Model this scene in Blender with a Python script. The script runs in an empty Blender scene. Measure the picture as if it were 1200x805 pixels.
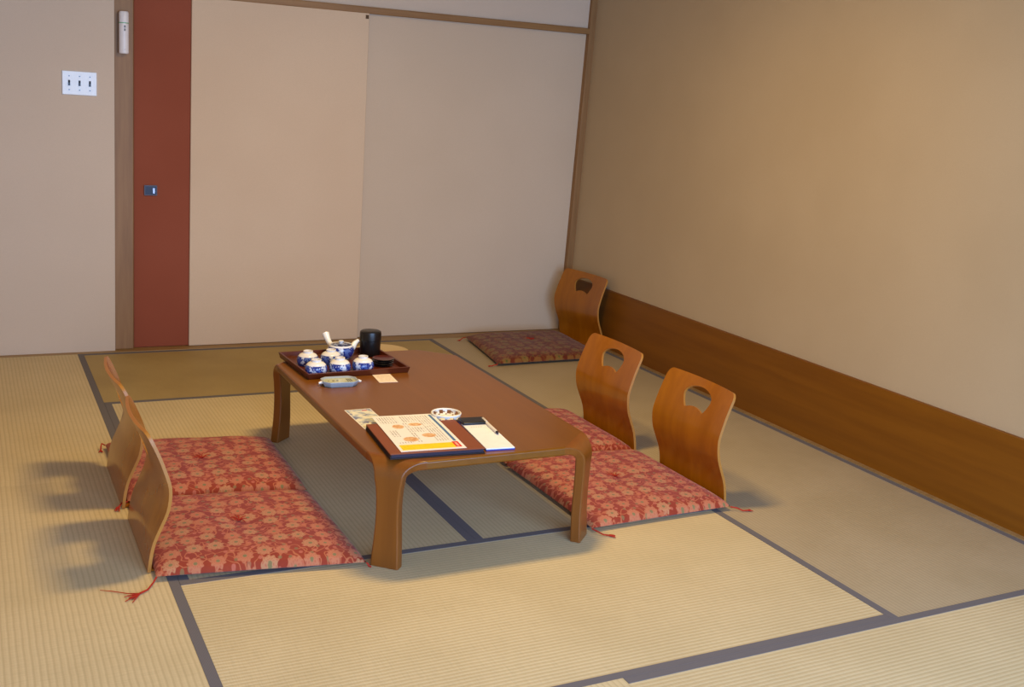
import bpy, bmesh, math, random
from mathutils import Vector, Matrix
from mathutils.geometry import delaunay_2d_cdt
from math import pi, sin, cos, sqrt, radians
random.seed(7)
SC = bpy.context.scene
COL = SC.collection

# ------------------------------------------------------------------ helpers
def srgb(r, g, b):
    f = lambda c: (c / 12.92) if c <= 0.04045 else ((c + 0.055) / 1.055) ** 2.4
    return (f(r / 255), f(g / 255), f(b / 255), 1)

class NT:
    """small node-expression helper"""
    def __init__(s, name, rough=0.6, spec=0.4):
        s.m = bpy.data.materials.new(name); s.m.use_nodes = True
        s.t = s.m.node_tree; s.b = s.t.nodes['Principled BSDF']
        s.b.inputs['Roughness'].default_value = rough
        s.b.inputs['Specular IOR Level'].default_value = spec
    def put(s, sock, v):
        if hasattr(v, 'is_output'): s.t.links.new(v, sock)
        elif v is not None: sock.default_value = v
    def n(s, typ, **kw):
        nd = s.t.nodes.new(typ)
        for k, v in kw.items(): setattr(nd, k, v)
        return nd
    def math(s, op, a, b=None, c=None, clamp=False):
        nd = s.n('ShaderNodeMath', operation=op, use_clamp=clamp)
        for i, v in enumerate((a, b, c)):
            if v is not None: s.put(nd.inputs[i], v)
        return nd.outputs[0]
    def vmath(s, op, a, b=None):
        nd = s.n('ShaderNodeVectorMath', operation=op)
        s.put(nd.inputs[0], a)
        if b is not None: s.put(nd.inputs[1], b)
        return nd.outputs['Value'] if op in ('LENGTH', 'DISTANCE') else nd.outputs[0]
    def mix(s, f, a, b):
        nd = s.n('ShaderNodeMix', data_type='RGBA')
        s.put(nd.inputs[0], f); s.put(nd.inputs[6], a); s.put(nd.inputs[7], b)
        return nd.outputs[2]
    def co(s): return s.n('ShaderNodeTexCoord').outputs['Object']
    def xyz(s, v):
        nd = s.n('ShaderNodeSeparateXYZ'); s.put(nd.inputs[0], v); return nd.outputs
    def scale(s, v, sc):
        return s.vmath('MULTIPLY', v, sc)
    def noise(s, v, scale, detail=2, rough=0.5):
        nd = s.n('ShaderNodeTexNoise'); s.put(nd.inputs['Vector'], v)
        nd.inputs['Scale'].default_value = scale; nd.inputs['Detail'].default_value = detail
        nd.inputs['Roughness'].default_value = rough
        return nd.outputs[0]
    def vor(s, v, scale, rnd=1.0, dim='2D'):
        nd = s.n('ShaderNodeTexVoronoi', voronoi_dimensions=dim); s.put(nd.inputs['Vector'], v)
        nd.inputs['Scale'].default_value = scale; nd.inputs['Randomness'].default_value = rnd
        return nd
    def smooth(s, v, a, b):
        nd = s.n('ShaderNodeMapRange', interpolation_type='SMOOTHSTEP')
        s.put(nd.inputs['Value'], v); nd.inputs['From Min'].default_value = a; nd.inputs['From Max'].default_value = b
        return nd.outputs[0]
    def box(s, x, y, x0, x1, y0, y1):
        a = s.math('MULTIPLY', s.math('GREATER_THAN', x, x0), s.math('LESS_THAN', x, x1))
        b = s.math('MULTIPLY', s.math('GREATER_THAN', y, y0), s.math('LESS_THAN', y, y1))
        return s.math('MULTIPLY', a, b)
    def bump(s, h, strength=0.3, dist=0.001):
        nd = s.n('ShaderNodeBump'); nd.inputs['Strength'].default_value = strength
        nd.inputs['Distance'].default_value = dist
        s.put(nd.inputs['Height'], h); s.t.links.new(nd.outputs[0], s.b.inputs['Normal'])
    def col(s, v): s.put(s.b.inputs['Base Color'], v); return s.m
    def rough(s, v): s.put(s.b.inputs['Roughness'], v)

def plain(name, c, rough=0.6, spec=0.4, metal=0.0, coat=0.0):
    k = NT(name, rough, spec); k.b.inputs['Metallic'].default_value = metal
    k.b.inputs['Coat Weight'].default_value = coat
    co = k.co(); nz = k.noise(co, 30, 3)
    c2 = tuple(min(1, v * 1.08) for v in c[:3]) + (1,); c1 = tuple(v * 0.93 for v in c[:3]) + (1,)
    return k.col(k.mix(nz, c1, c2))

def obj(name, bm, mats, parent=None, smooth=False, angle=35, loc=None):
    me = bpy.data.meshes.new(name)
    bmesh.ops.recalc_face_normals(bm, faces=bm.faces)
    bm.to_mesh(me); bm.free()
    for m in (mats if isinstance(mats, (list, tuple)) else [mats]): me.materials.append(m)
    if smooth:
        for p in me.polygons: p.use_smooth = True
        me.set_sharp_from_angle(angle=radians(angle))
    o = bpy.data.objects.new(name, me); COL.objects.link(o)
    if parent: o.parent = parent
    if loc: o.location = loc
    return o

def thing(name, label, cat, loc=(0, 0, 0), rz=0, group=None):
    o = bpy.data.objects.new(name, None); COL.objects.link(o)
    o.empty_display_size = 0.05
    o.location = loc; o.rotation_euler = (0, 0, rz)
    return tag(o, label, cat, group)
def tag(o, label, cat, group=None):
    o['label'] = label; o['category'] = cat
    if group: o['group'] = group
    return o
def struct(o, label=None):
    o['kind'] = 'structure'
    if label: o['label'] = label
    return o
def bev(o, w, seg=2, ang=40, weight=False):
    m = o.modifiers.new('bevel', 'BEVEL'); m.width = w; m.segments = seg
    if weight: m.limit_method = 'WEIGHT'
    else: m.limit_method = 'ANGLE'; m.angle_limit = radians(ang)
    m.harden_normals = False
    for p in o.data.polygons: p.use_smooth = True
    o.data.set_sharp_from_angle(angle=radians(50)) if not weight else None
    return o

def box(bm, x0, x1, y0, y1, z0, z1, mi=0):
    v = [bm.verts.new((x, y, z)) for z in (z0, z1) for y in (y0, y1) for x in (x0, x1)]
    for f in ((0, 2, 3, 1), (4, 5, 7, 6), (0, 1, 5, 4), (2, 6, 7, 3), (0, 4, 6, 2), (1, 3, 7, 5)):
        bm.faces.new([v[i] for i in f]).material_index = mi
    return v
def bx(*a):
    bm = bmesh.new(); box(bm, *a); return bm
def lathe(bm, prof, seg=32, c=(0, 0, 0), mi=0, sx=1, sy=1):
    rings = []
    for r, z in prof:
        if r < 1e-6: rings.append([bm.verts.new((c[0], c[1], c[2] + z))])
        else: rings.append([bm.verts.new((c[0] + sx * r * cos(2 * pi * i / seg), c[1] + sy * r * sin(2 * pi * i / seg), c[2] + z)) for i in range(seg)])
    for a, b in zip(rings, rings[1:]):
        for i in range(seg):
            j = (i + 1) % seg
            q = [a[i % len(a)], a[j % len(a)], b[j % len(b)], b[i % len(b)]]
            u = []
            for x in q:
                if x not in u: u.append(x)
            if len(u) > 2: bm.faces.new(u).material_index = mi
def tube(bm, pts, rad, seg=8, mi=0, cap=True):
    pts = [Vector(p) for p in pts]; n = len(pts)
    rad = rad if isinstance(rad, (list, tuple)) else [rad] * n
    rings = []; up = Vector((0, 0, 1))
    for i, p in enumerate(pts):
        t = (pts[min(i + 1, n - 1)] - pts[max(i - 1, 0)]).normalized()
        a = t.cross(up if abs(t.z) < 0.95 else Vector((1, 0, 0))).normalized(); b = a.cross(t)
        rings.append([bm.verts.new(p + rad[i] * (cos(2 * pi * k / seg) * a + sin(2 * pi * k / seg) * b)) for k in range(seg)])
    for r0, r1 in zip(rings, rings[1:]):
        for k in range(seg):
            bm.faces.new((r0[k], r0[(k + 1) % seg], r1[(k + 1) % seg], r1[k])).material_index = mi
    if cap:
        bm.faces.new(rings[0]).material_index = mi; bm.faces.new(rings[-1]).material_index = mi
def spline(xs, ys, x):
    if x <= xs[0]: return ys[0]
    if x >= xs[-1]: return ys[-1]
    i = max(k for k in range(len(xs) - 1) if xs[k] <= x)
    def sl(k):
        if k == 0: return (ys[1] - ys[0]) / (xs[1] - xs[0])
        if k == len(xs) - 1: return (ys[-1] - ys[-2]) / (xs[-1] - xs[-2])
        return (ys[k + 1] - ys[k - 1]) / (xs[k + 1] - xs[k - 1])
    h = xs[i + 1] - xs[i]; t = (x - xs[i]) / h
    return ((2*t**3 - 3*t*t + 1) * ys[i] + (t**3 - 2*t*t + t) * h * sl(i) + (-2*t**3 + 3*t*t) * ys[i + 1] + (t**3 - t*t) * h * sl(i + 1))

# ------------------------------------------------------------------ materials
def m_wall(name, c, c2, weave=900):
    k = NT(name, 0.85, 0.15); co = k.co()
    big = k.noise(co, 1.7, 3); fine = k.noise(k.scale(co, (1, 1, 1.6)), weave * 0.35, 2)
    base = k.mix(k.smooth(big, 0.3, 0.7), c, c2)
    base = k.mix(k.math('MULTIPLY', k.smooth(fine, 0.35, 0.65), 0.22), base, tuple(v * 0.8 for v in c[:3]) + (1,))
    k.bump(fine, 0.12, 0.001)
    return k.col(base)
def m_wood(name, a, b, axis=2, rough=0.45, spec=0.4, sc=14, stretch=0.06, coat=0.0, contrast=1.0, fig=0.0):
    k = NT(name, rough, spec); k.b.inputs['Coat Weight'].default_value = coat
    k.b.inputs['Coat Roughness'].default_value = 0.12
    co = k.co(); st = [1, 1, 1]; st[axis] = stretch
    v = k.scale(co, tuple(st)); n1 = k.noise(v, sc * 4, 4, 0.6); n2 = k.noise(v, sc, 2)
    f = k.math('ADD', k.math('MULTIPLY', n1, 0.6), k.math('MULTIPLY', n2, 0.4))
    f = k.smooth(f, 0.5 - 0.22 / contrast, 0.5 + 0.22 / contrast)
    k.bump(n1, 0.04, 0.0006)
    return k.col(k.mix(f, a, b))
def m_tatami(name, a, b, dark=(0.55, 0.5, 0.4)):
    # local Y = long axis; the ridges run along it, the rush strands across
    k = NT(name, 0.62, 0.3); co = k.co(); x, y, z = k.xyz(co)
    w = k.math('ADD', x, k.math('MULTIPLY', k.noise(k.scale(co, (1, 3, 1)), 5, 2), 0.004))
    rid = k.math('MULTIPLY_ADD', k.math('SINE', k.math('MULTIPLY', w, 2 * pi / 0.0152)), 0.5, 0.5)
    rush = k.noise(k.scale(co, (14, 320, 1)), 1.0, 3, 0.7)
    blot = k.noise(co, 2.2, 4, 0.6)
    speck = k.noise(k.scale(co, (60, 200, 1)), 1.0, 2, 0.7)
    c = k.mix(k.smooth(blot, 0.35, 0.65), a, b)
    c = k.mix(k.math('MULTIPLY', k.smooth(rush, 0.4, 0.75), 0.35), c, tuple(v * 0.72 for v in a[:3]) + (1,))
    c = k.mix(k.math('MULTIPLY', k.smooth(rid, 0.45, 0.05), 0.26), c, tuple(v * d for v, d in zip(a[:3], dark)) + (1,))
    c = k.mix(k.math('MULTIPLY', k.smooth(speck, 0.68, 0.8), 0.4), c, tuple(min(1, v * 1.25) for v in b[:3]) + (1,))
    h = k.math('ADD', k.math('MULTIPLY', rid, 1.0), k.math('MULTIPLY', rush, 0.25))
    k.bump(h, 0.35, 0.0012)
    return k.col(c)
def m_cloth_border():
    k = NT('border_cloth', 0.8, 0.2); co = k.co(); x, y, z = k.xyz(co)
    a = k.math('SINE', k.math('MULTIPLY', k.math('ADD', x, y), 2 * pi / 0.006))
    b = k.math('SINE', k.math('MULTIPLY', k.math('SUBTRACT', x, y), 2 * pi / 0.006))
    f = k.smooth(k.math('MULTIPLY', a, b), -0.6, 0.6)
    return k.col(k.mix(f, srgb(98, 94, 98), srgb(116, 110, 110)))
def m_zabuton(name='brocade', tone=(0.86, 0.86, 0.78)):
    k = NT(name, 0.75, 0.25); co = k.co(); x, y, z = k.xyz(co)
    flat = k.n('ShaderNodeCombineXYZ'); k.put(flat.inputs[0], x); k.put(flat.inputs[1], y)
    p = flat.outputs[0]
    v = k.vor(p, 15.5, 0.42)
    d = k.vmath('SUBTRACT', p, v.outputs['Position'])
    r = k.vmath('LENGTH', d); dx, dy, _ = k.xyz(d); ang = k.math('ARCTAN2', dy, dx)
    hue = k.xyz(v.outputs['Color'])
    R = k.math('MULTIPLY', k.math('MULTIPLY_ADD', k.math('SINE', k.math('MULTIPLY', ang, 9)), 0.10, 1.0), k.math('MULTIPLY_ADD', hue[0], 0.005, 0.0205))
    q = k.math('DIVIDE', r, R)
    flower = k.smooth(q, 1.04, 0.92)
    petals = k.math('MULTIPLY_ADD', k.math('SINE', k.math('ADD', k.math('MULTIPLY', ang, 12), k.math('MULTIPLY', q, 7))), 0.5, 0.5)
    rings = k.math('MULTIPLY_ADD', k.math('SINE', k.math('MULTIPLY', q, 17)), 0.5, 0.5)
    inner = k.smooth(k.math('MULTIPLY', petals, rings), 0.28, 0.6)
    heart = k.smooth(q, 0.30, 0.2)
    # arabesque vines
    n = k.noise(p, 21, 0.6); n2 = k.noise(k.vmath('ADD', p, (3.1, 1.7, 0)), 27, 0.5)
    vine = k.math('MAXIMUM', k.smooth(k.math('ABSOLUTE', k.math('SUBTRACT', n, 0.5)), 0.028, 0.012),
                  k.smooth(k.math('ABSOLUTE', k.math('SUBTRACT', n2, 0.46)), 0.024, 0.01))
    v2 = k.vor(k.vmath('ADD', p, (0.2, 0.41, 0)), 34, 0.7)
    d2 = k.vmath('LENGTH', k.vmath('SUBTRACT', k.vmath('ADD', p, (0.2, 0.41, 0)), v2.outputs['Position']))
    leaf = k.smooth(d2, 0.0068, 0.005)
    red1, red2 = srgb(158, 60, 36), srgb(148, 50, 29)
    base = k.mix(k.smooth(k.noise(p, 7, 2), 0.3, 0.7), red1, red2)
    pink, pale, green = srgb(196, 118, 86), srgb(194, 134, 98), srgb(134, 118, 80)
    base = k.mix(k.math('MULTIPLY', vine, 0.75), base, srgb(202, 116, 80))
    base = k.mix(k.math('MULTIPLY', leaf, 0.65), base, k.mix(k.smooth(k.xyz(v2.outputs['Color'])[1], 0.3, 0.6), green, srgb(206, 116, 96)))
    fl = k.mix(k.smooth(hue[1], 0.35, 0.65), pink, pale)
    fl = k.mix(k.math('MULTIPLY', inner, 0.55), fl, srgb(186, 88, 66))
    fl = k.mix(heart, fl, green)
    c = k.mix(flower, base, fl)
    weave = k.math('MULTIPLY', k.math('SINE', k.math('MULTIPLY', x, 2 * pi / 0.0022)), k.math('SINE', k.math('MULTIPLY', y, 2 * pi / 0.0022)))
    k.bump(k.math('ADD', k.math('MULTIPLY', weave, 0.4), flower), 0.25, 0.0008)
    k.b.inputs['Sheen Weight'].default_value = 0.1
    c = k.vmath('MULTIPLY', c, tone)
    return k.col(c)
def m_blue_white(name, z0, z1, scale):
    # white porcelain with a painted cobalt band between z0 and z1
    k = NT(name, 0.12, 0.5); co = k.co(); x, y, z = k.xyz(co)
    n = k.noise(co, scale, 3, 0.6)
    ang = k.math('ARCTAN2', y, x)
    lobes = k.math('SINE', k.math('MULTIPLY_ADD', ang, 5, k.math('MULTIPLY', z, 60)))
    band = k.math('MULTIPLY', k.smooth(z, z0, z0 + 0.002), k.smooth(z, z1, z1 - 0.002))
    pat = k.math('ADD', n, k.math('MULTIPLY', lobes, 0.10))
    f = k.smooth(pat, 0.40, 0.47)
    light = k.smooth(pat, 0.56, 0.64)
    white, cobalt, mid = srgb(232, 226, 218), srgb(34, 52, 128), srgb(96, 122, 190)
    c = k.mix(f, srgb(205, 210, 222), cobalt); c = k.mix(k.math('MULTIPLY', light, 0.8), c, mid)
    return k.col(k.mix(band, white, c))

W_RIGHT = m_wall('beige_wallpaper', srgb(184, 161, 128), srgb(179, 156, 123))
W_BACK = m_wall('pale_plaster', srgb(208, 188, 166), srgb(204, 184, 162))
W_PANEL = m_wall('cream_door_paper', srgb(214, 187, 156), srgb(210, 182, 151))
W_PANEL2 = m_wall('grey_cream_door_paper', srgb(204, 182, 156), srgb(200, 178, 152))
W_CEIL = m_wall('ceiling_board', srgb(160, 138, 108), srgb(150, 128, 98))
RED = m_wall('red_door_paper', srgb(147, 78, 56), srgb(141, 73, 51), 700)
WOOD_POST = m_wood('post_wood', srgb(150, 112, 70), srgb(130, 94, 56), 2, 0.5, 0.35)
WOOD_TRIM = m_wood('trim_wood', srgb(152, 112, 66), srgb(132, 94, 52), 0, 0.5, 0.35)
WOOD_SILL = m_wood('sill_wood', srgb(158, 126, 82), srgb(138, 108, 68), 0, 0.5, 0.35)
SKIRT = m_wood('skirting_wood', srgb(128, 77, 13), srgb(113, 65, 9), 1, 0.45, 0.3, 8, 0.05)
TABLE = m_wood('table_lacquer', srgb(124, 75, 10), srgb(112, 66, 8), 1, 0.3, 0.4, 6, 0.05, 0.1)
TABLE_LEG = m_wood('table_leg_lacquer', srgb(132, 76, 24), srgb(116, 64, 19), 2, 0.3, 0.4, 6, 0.05, 0.1)
PLY = m_wood('plywood_lacquer', srgb(162, 96, 8), srgb(144, 82, 5), 2, 0.22, 0.42, 9, 0.12, 0.15)
PLY_EDGE = plain('plywood_edge', srgb(176, 116, 46), 0.4)
TAT_A = m_tatami('tatami_straw', srgb(203, 183, 142), srgb(211, 191, 150))
TAT_G = m_tatami('tatami_dull', srgb(178, 160, 130), srgb(171, 153, 122))
TAT_F = m_tatami('tatami_dim_reflection', srgb(174, 150, 98), srgb(164, 140, 90))  # darker: the weave's dim reflection at this angle is put into the colour
HERI = m_cloth_border()
ZAB = m_zabuton()
ZAB_TONED = m_zabuton('toned_brocade', (0.40, 0.50, 0.20))  # same brocade pattern multiplied to a darker, browner tone
CORD = plain('red_cord', srgb(168, 44, 28), 0.8, 0.2)
WHITE_PLASTIC = plain('white_plastic', srgb(226, 220, 216), 0.35, 0.4)
PLATE = plain('switch_plate', srgb(232, 236, 238), 0.3, 0.5)
BLACK = plain('black_plastic', srgb(22, 21, 24), 0.35, 0.4)
DARKMETAL = plain('dark_blue_metal', srgb(34, 36, 48), 0.4, 0.4, 0.3)
LACQUER = plain('black_lacquer', srgb(24, 20, 17), 0.3, 0.35, 0, 0.0)
LACQ_RED = plain('red_lacquer', srgb(74, 20, 12), 0.3, 0.5, 0, 0.3)
TRAYW = m_wood('tray_wood', srgb(96, 40, 16), srgb(78, 30, 11), 0, 0.35, 0.35, 8, 0.08, 0.0)
LEATHER = plain('brown_leatherette', srgb(128, 66, 42), 0.55, 0.35)
NAVY = plain('navy_edge', srgb(40, 30, 48), 0.5, 0.3)
DARKSIDE = plain('dark_page_edge', srgb(40, 28, 26), 0.6, 0.3)
PAPER = plain('white_paper', srgb(238, 236, 240), 0.7, 0.2)
BLUEBOARD = plain('blue_board', srgb(60, 58, 140), 0.4, 0.4)
PORCELAIN = plain('porcelain_white', srgb(234, 228, 214), 0.15, 0.5)
CUP = m_blue_white('painted_cup', -0.001, 0.037, 85)
POT = m_blue_white('painted_pot', 0.004, 0.051, 48)
STRAW = plain('pale_straw', srgb(226, 200, 146), 0.8, 0.2)

# ------------------------------------------------------------------ the room
YW = 3.639      # far end of the mats
XR = 2.757      # front face of the skirting board
# bare floor under the mats
o = struct(obj('floor', bx(-0.93, 2.86, -2.7, 3.95, -0.12, -0.04), WOOD_SILL))
def lean_box(x0, x1, y0, y1, z0, z1, l0, zr=0.387):
    bm = bx(x0, x1, y0, y1, z0, z1)
    for v in bm.verts: v.co.x += l0 * (v.co.z - zr)
    return bm
struct(obj('wall_right', lean_box(2.774, 2.86, -2.7, 3.95, -0.04, 2.45, 0.0245), W_RIGHT))
struct(obj('wall_left', bx(-1.0, -0.92, -2.7, 3.95, -0.04, 2.45), W_BACK))
struct(obj('wall_back', bx(-0.93, 0.150, 3.668, 3.80, 0.003, 2.45), W_BACK))
struct(obj('wall_back_upper', bx(0.2, 2.86, 3.722, 3.80, 1.80, 2.45), W_BACK))
struct(obj('ceiling', bx(-1.0, 3.0, -2.7, 3.95, 2.45, 2.52), W_CEIL))
# skirting board along the right wall, with the thin pale ledge at its foot
o = struct(obj('baseboard_right', bx(XR, 2.80, -2.7, 3.66, 0.0, 0.342), SKIRT)); bev(o, 0.003)
o = struct(obj('trim_1', bx(2.7315, XR, -2.7, YW, -0.04, 0.004), WOOD_SILL))
# sill, post, corner post, lintel
o = struct(obj('trim_2', bx(-0.93, 2.757, YW, 3.80, -0.04, 0.003), WOOD_SILL)); bev(o, 0.002)
o = struct(obj('trim_3', bx(0.149, 0.241, 3.690, 3.80, 0.003, 2.45), WOOD_POST)); bev(o, 0.004)
o = struct(obj('trim_4', lean_box(2.733, 2.776, 3.695, 3.80, 0.003, 2.45, 0.0275), WOOD_POST)); bev(o, 0.003)
bm = bx(0.241, 2.86, 3.696, 3.80, 1.776, 1.810)
for v in bm.verts: v.co.z += 0.0085 * (v.co.x - 0.9)
o = struct(obj('trim_5', bm, WOOD_TRIM)); bev(o, 0.003)
# sliding doors
d1 = struct(obj('door_1', bx(0.243, 0.56, 3.712, 3.745, 0.004, 1.79), RED), 'narrow red-brown paper sliding door beside the wooden post'); bev(d1, 0.003)
# recessed square finger pull
bm = bmesh.new()
px0, px1, pz0, pz1 = 0.292, 0.353, 0.787, 0.837
box(bm, px0, px1, 3.7075, 3.714, pz0, pz1, 0)
fr = obj('door_pull', bm, DARKMETAL, d1); bev(fr, 0.0015)
bm = bmesh.new()
box(bm, px0, px1, 3.7035, 3.7085, pz1 - 0.005, pz1, 0); box(bm, px0, px1, 3.7035, 3.7085, pz0, pz0 + 0.004, 0)
box(bm, px0, px0 + 0.004, 3.7035, 3.7085, pz0 + 0.004, pz1 - 0.005, 0); box(bm, px1 - 0.004, px1, 3.7035, 3.7085, pz0 + 0.004, pz1 - 0.005, 0)
lip = obj('pull_rim', bm, plain('pull_rim_metal', srgb(70, 62, 66), 0.4, 0.4, 0.3), fr)
bm = bmesh.new(); box(bm, px1 - 0.020, px1 - 0.011, 3.7045, 3.7080, pz0 + 0.010, pz1 - 0.014)
obj('pull_catch', bm, plain('pull_catch_metal', srgb(150, 150, 165), 0.3, 0.5, 0.6), fr)
d2 = struct(obj('door_2', bx(0.512, 1.424, 3.700, 3.728, 0.004, 1.79), W_PANEL), 'cream paper sliding door next to the red one'); bev(d2, 0.003)
bm = bx(1.403, 1.420, 3.699, 3.706, 1.752, 1.772)
obj('corner_notch', bm, plain('dark_notch', srgb(84, 60, 34), 0.7), d2)  # small dark block at the upper corner of the door
d3 = struct(obj('door_3', bx(1.40, 2.79, 3.732, 3.760, 0.004, 1.81), W_PANEL2), 'greyer cream paper sliding door by the room corner'); bev(d3, 0.003)

# light switch plate on the wall
t = thing('light_switch', 'white three-toggle light switch plate on the pale wall left of the post', 'light switch', (-0.005, 3.668, 1.318))
o = obj('cover_plate', bx(-0.0765, 0.0765, -0.007, 0, -0.056, 0.056), PLATE, t); bev(o, 0.003)
for i in (-1, 0, 1):
    xx = i * 0.0455
    bm = bmesh.new(); box(bm, xx - 0.0045, xx + 0.0045, -0.0078, -0.0068, -0.013, 0.013)
    sl = obj('toggle_slot', bm, plain('slot_black', srgb(40, 38, 48), 0.5), t)
    bm = bmesh.new(); vs = box(bm, xx - 0.0035, xx + 0.0035, -0.014, -0.0075, -0.008, 0.006)
    for v in vs:
        if v.co.y < -0.01: v.co.z -= 0.004
    obj('toggle', bm, BLACK, t)
    for s in (-1, 1):
        bm = bmesh.new(); tube(bm, [(xx, -0.0069, s * 0.032), (xx, -0.0082, s * 0.032)], 0.0034, 12)
        obj('screw', bm, plain('screw_metal', srgb(110, 112, 116), 0.35, 0.5, 0.5), t)

# emergency torch clipped on the post
t = thing('flashlight', 'white tube-shaped emergency flashlight with green ring hung on the wooden post', 'flashlight', (0.1925, 3.690, 1.472))
bm = bmesh.new(); lathe(bm, [(0, 0), (0.019, 0.0), (0.0225, 0.004), (0.0225, 0.142)], 28, (0, -0.026, 0))
lathe(bm, [(0.0225, 0.146), (0.0225, 0.190), (0.019, 0.198), (0, 0.198)], 28, (0, -0.026, 0)); obj('tube_body', bm, WHITE_PLASTIC, t, True)
bm = bmesh.new(); lathe(bm, [(0.0225, 0.142), (0.0232, 0.1425), (0.0232, 0.1455), (0.0225, 0.146)], 28, (0, -0.026, 0))
obj('ring', bm, plain('green_ring', srgb(96, 170, 120), 0.4), t, True)['label'] = 'green ring'
bm = bmesh.new(); box(bm, -0.013, 0.013, -0.012, 0.0, 0.02, 0.18); obj('wall_bracket', bm, WHITE_PLASTIC, t)
for z, h in ((0.123, 0.010), (0.108, 0.010)):   # two small printed characters
    bm = bmesh.new()
    for dz in (0, 0.004, 0.008): box(bm, -0.002, 0.006, -0.0492, -0.0484, z + dz - 0.0012, z + dz + 0.0012)
    box(bm, 0.001, 0.003, -0.0493, -0.0484, z - 0.001, z + 0.009)
    obj('printed_mark', bm, plain('print_ink', srgb(60, 58, 62), 0.6), t)
bm = bmesh.new(); box(bm, 0.000, 0.004, -0.0492, -0.0483, 0.018, 0.021); obj('printed_mark', bm, plain('print_ink_pale', srgb(190, 160, 150), 0.6), t)

# ------------------------------------------------------------------ tatami mats
HW = 0.028
def mat_tatami(x0, x1, y0, y1, along, mat, label):
    cx, cy = (x0 + x1) / 2, (y0 + y1) / 2
    lx, ly = x1 - x0, y1 - y0
    L, S = (lx, ly) if along == 'x' else (ly, lx)
    t = thing('tatami_mat', label, 'tatami mat', (cx, cy, -0.04), -pi / 2 if along == 'x' else 0)
    g = 0.0004
    o = obj('straw_surface', bx(-S/2 + g, S/2 - g, -L/2 + g, L/2 - g, 0, 0.039), mat, t)
    for s in (-1, 1):
        a, b = sorted((s * (S/2 - g + 0.00005), s * (S/2 - HW)))
        bm = bx(a, b, -L/2 + g, L/2 - g, 0.001, 0.0400); o = obj('cloth_border', bm, HERI, t)
    return t
A2 = 0.908
mat_tatami(0, 1.82, 0, A2, 'x', TAT_A, 'straw tatami mat in front of the low table, ridges running across the room')
mat_tatami(0, 0.91, A2, 2.727, 'y', TAT_A, 'straw tatami mat under the left half of the low table')
mat_tatami(0.91, 1.82, A2, 2.727, 'y', TAT_A, 'straw tatami mat under the right half of the low table')
mat_tatami(0, 1.82, 2.727, YW, 'x', TAT_F, 'dull brownish tatami mat behind the table along the sliding doors')
mat_tatami(-0.92, 0, 1.82, YW, 'y', TAT_A, 'straw tatami mat in the far left of the room below the light switch')
mat_tatami(-0.92, 0, 0, 1.82, 'y', TAT_A, 'straw tatami mat at the left where the chair backs cast shadows')
mat_tatami(1.82, 2.7315, 1.82, YW, 'y', TAT_G, 'greenish tatami mat under the corner cushion by the back wall')
mat_tatami(1.82, 2.7315, 0, 1.82, 'y', TAT_G, 'greyish tatami mat at the right along the skirting, behind the nearest right chair')
mat_tatami(0.91, 2.7315, -0.91, 0, 'x', TAT_A, 'straw tatami mat in the bottom right corner, nearest the viewer')
struct(obj('floor_near', bx(-0.92, 0.909, -0.91, -0.0005, -0.04, 0.0), TAT_A))
struct(obj('floor_veranda', bx(-0.92, 2.757, -2.7, -0.911, -0.04, 0.0), WOOD_SILL))

# ------------------------------------------------------------------ low table
TX0, TX1, TY0, TY1, TH, TT = 0.536, 1.281, 0.775, 2.112, 0.33, 0.028
tb = thing('low_table', 'low brown lacquered bentwood table in the middle of the tatami room', 'table', ((TX0 + TX1) / 2, (TY0 + TY1) / 2, 0))
hx, hy = (TX1 - TX0) / 2, (TY1 - TY0) / 2
CD = 0.100
ch = CD * sqrt(2)
pl = [(-hx + ch, -hy), (hx - ch, -hy), (hx, -hy + ch), (hx, hy - ch), (hx - ch, hy), (-hx + ch, hy), (-hx, hy - ch), (-hx, -hy + ch)]
bm = bmesh.new()
lo = [bm.verts.new((x, y, TH - TT)) for x, y in pl]; hi = [bm.verts.new((x, y, TH)) for x, y in pl]
bm.faces.new(hi); bm.faces.new(lo[::-1])
for i in range(8): bm.faces.new((lo[i], lo[(i + 1) % 8], hi[(i + 1) % 8], hi[i]))
bm.edges.ensure_lookup_table()
bw = bm.edges.layers.float.new('bevel_weight_edge')
for e in bm.edges:
    a, b = e.verts
    if abs(a.co.z - b.co.z) < 1e-6 and (abs(a.co.x - b.co.x) < 1e-6 or abs(a.co.y - b.co.y) < 1e-6): e[bw] = 1
top = obj('tabletop', bm, TABLE, tb); bev(top, 0.006, 3, weight=True)
for p in top.data.polygons: p.use_smooth = True
top.data.set_sharp_from_angle(angle=radians(40))
RB = 0.056; TL = -0.0456
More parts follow.
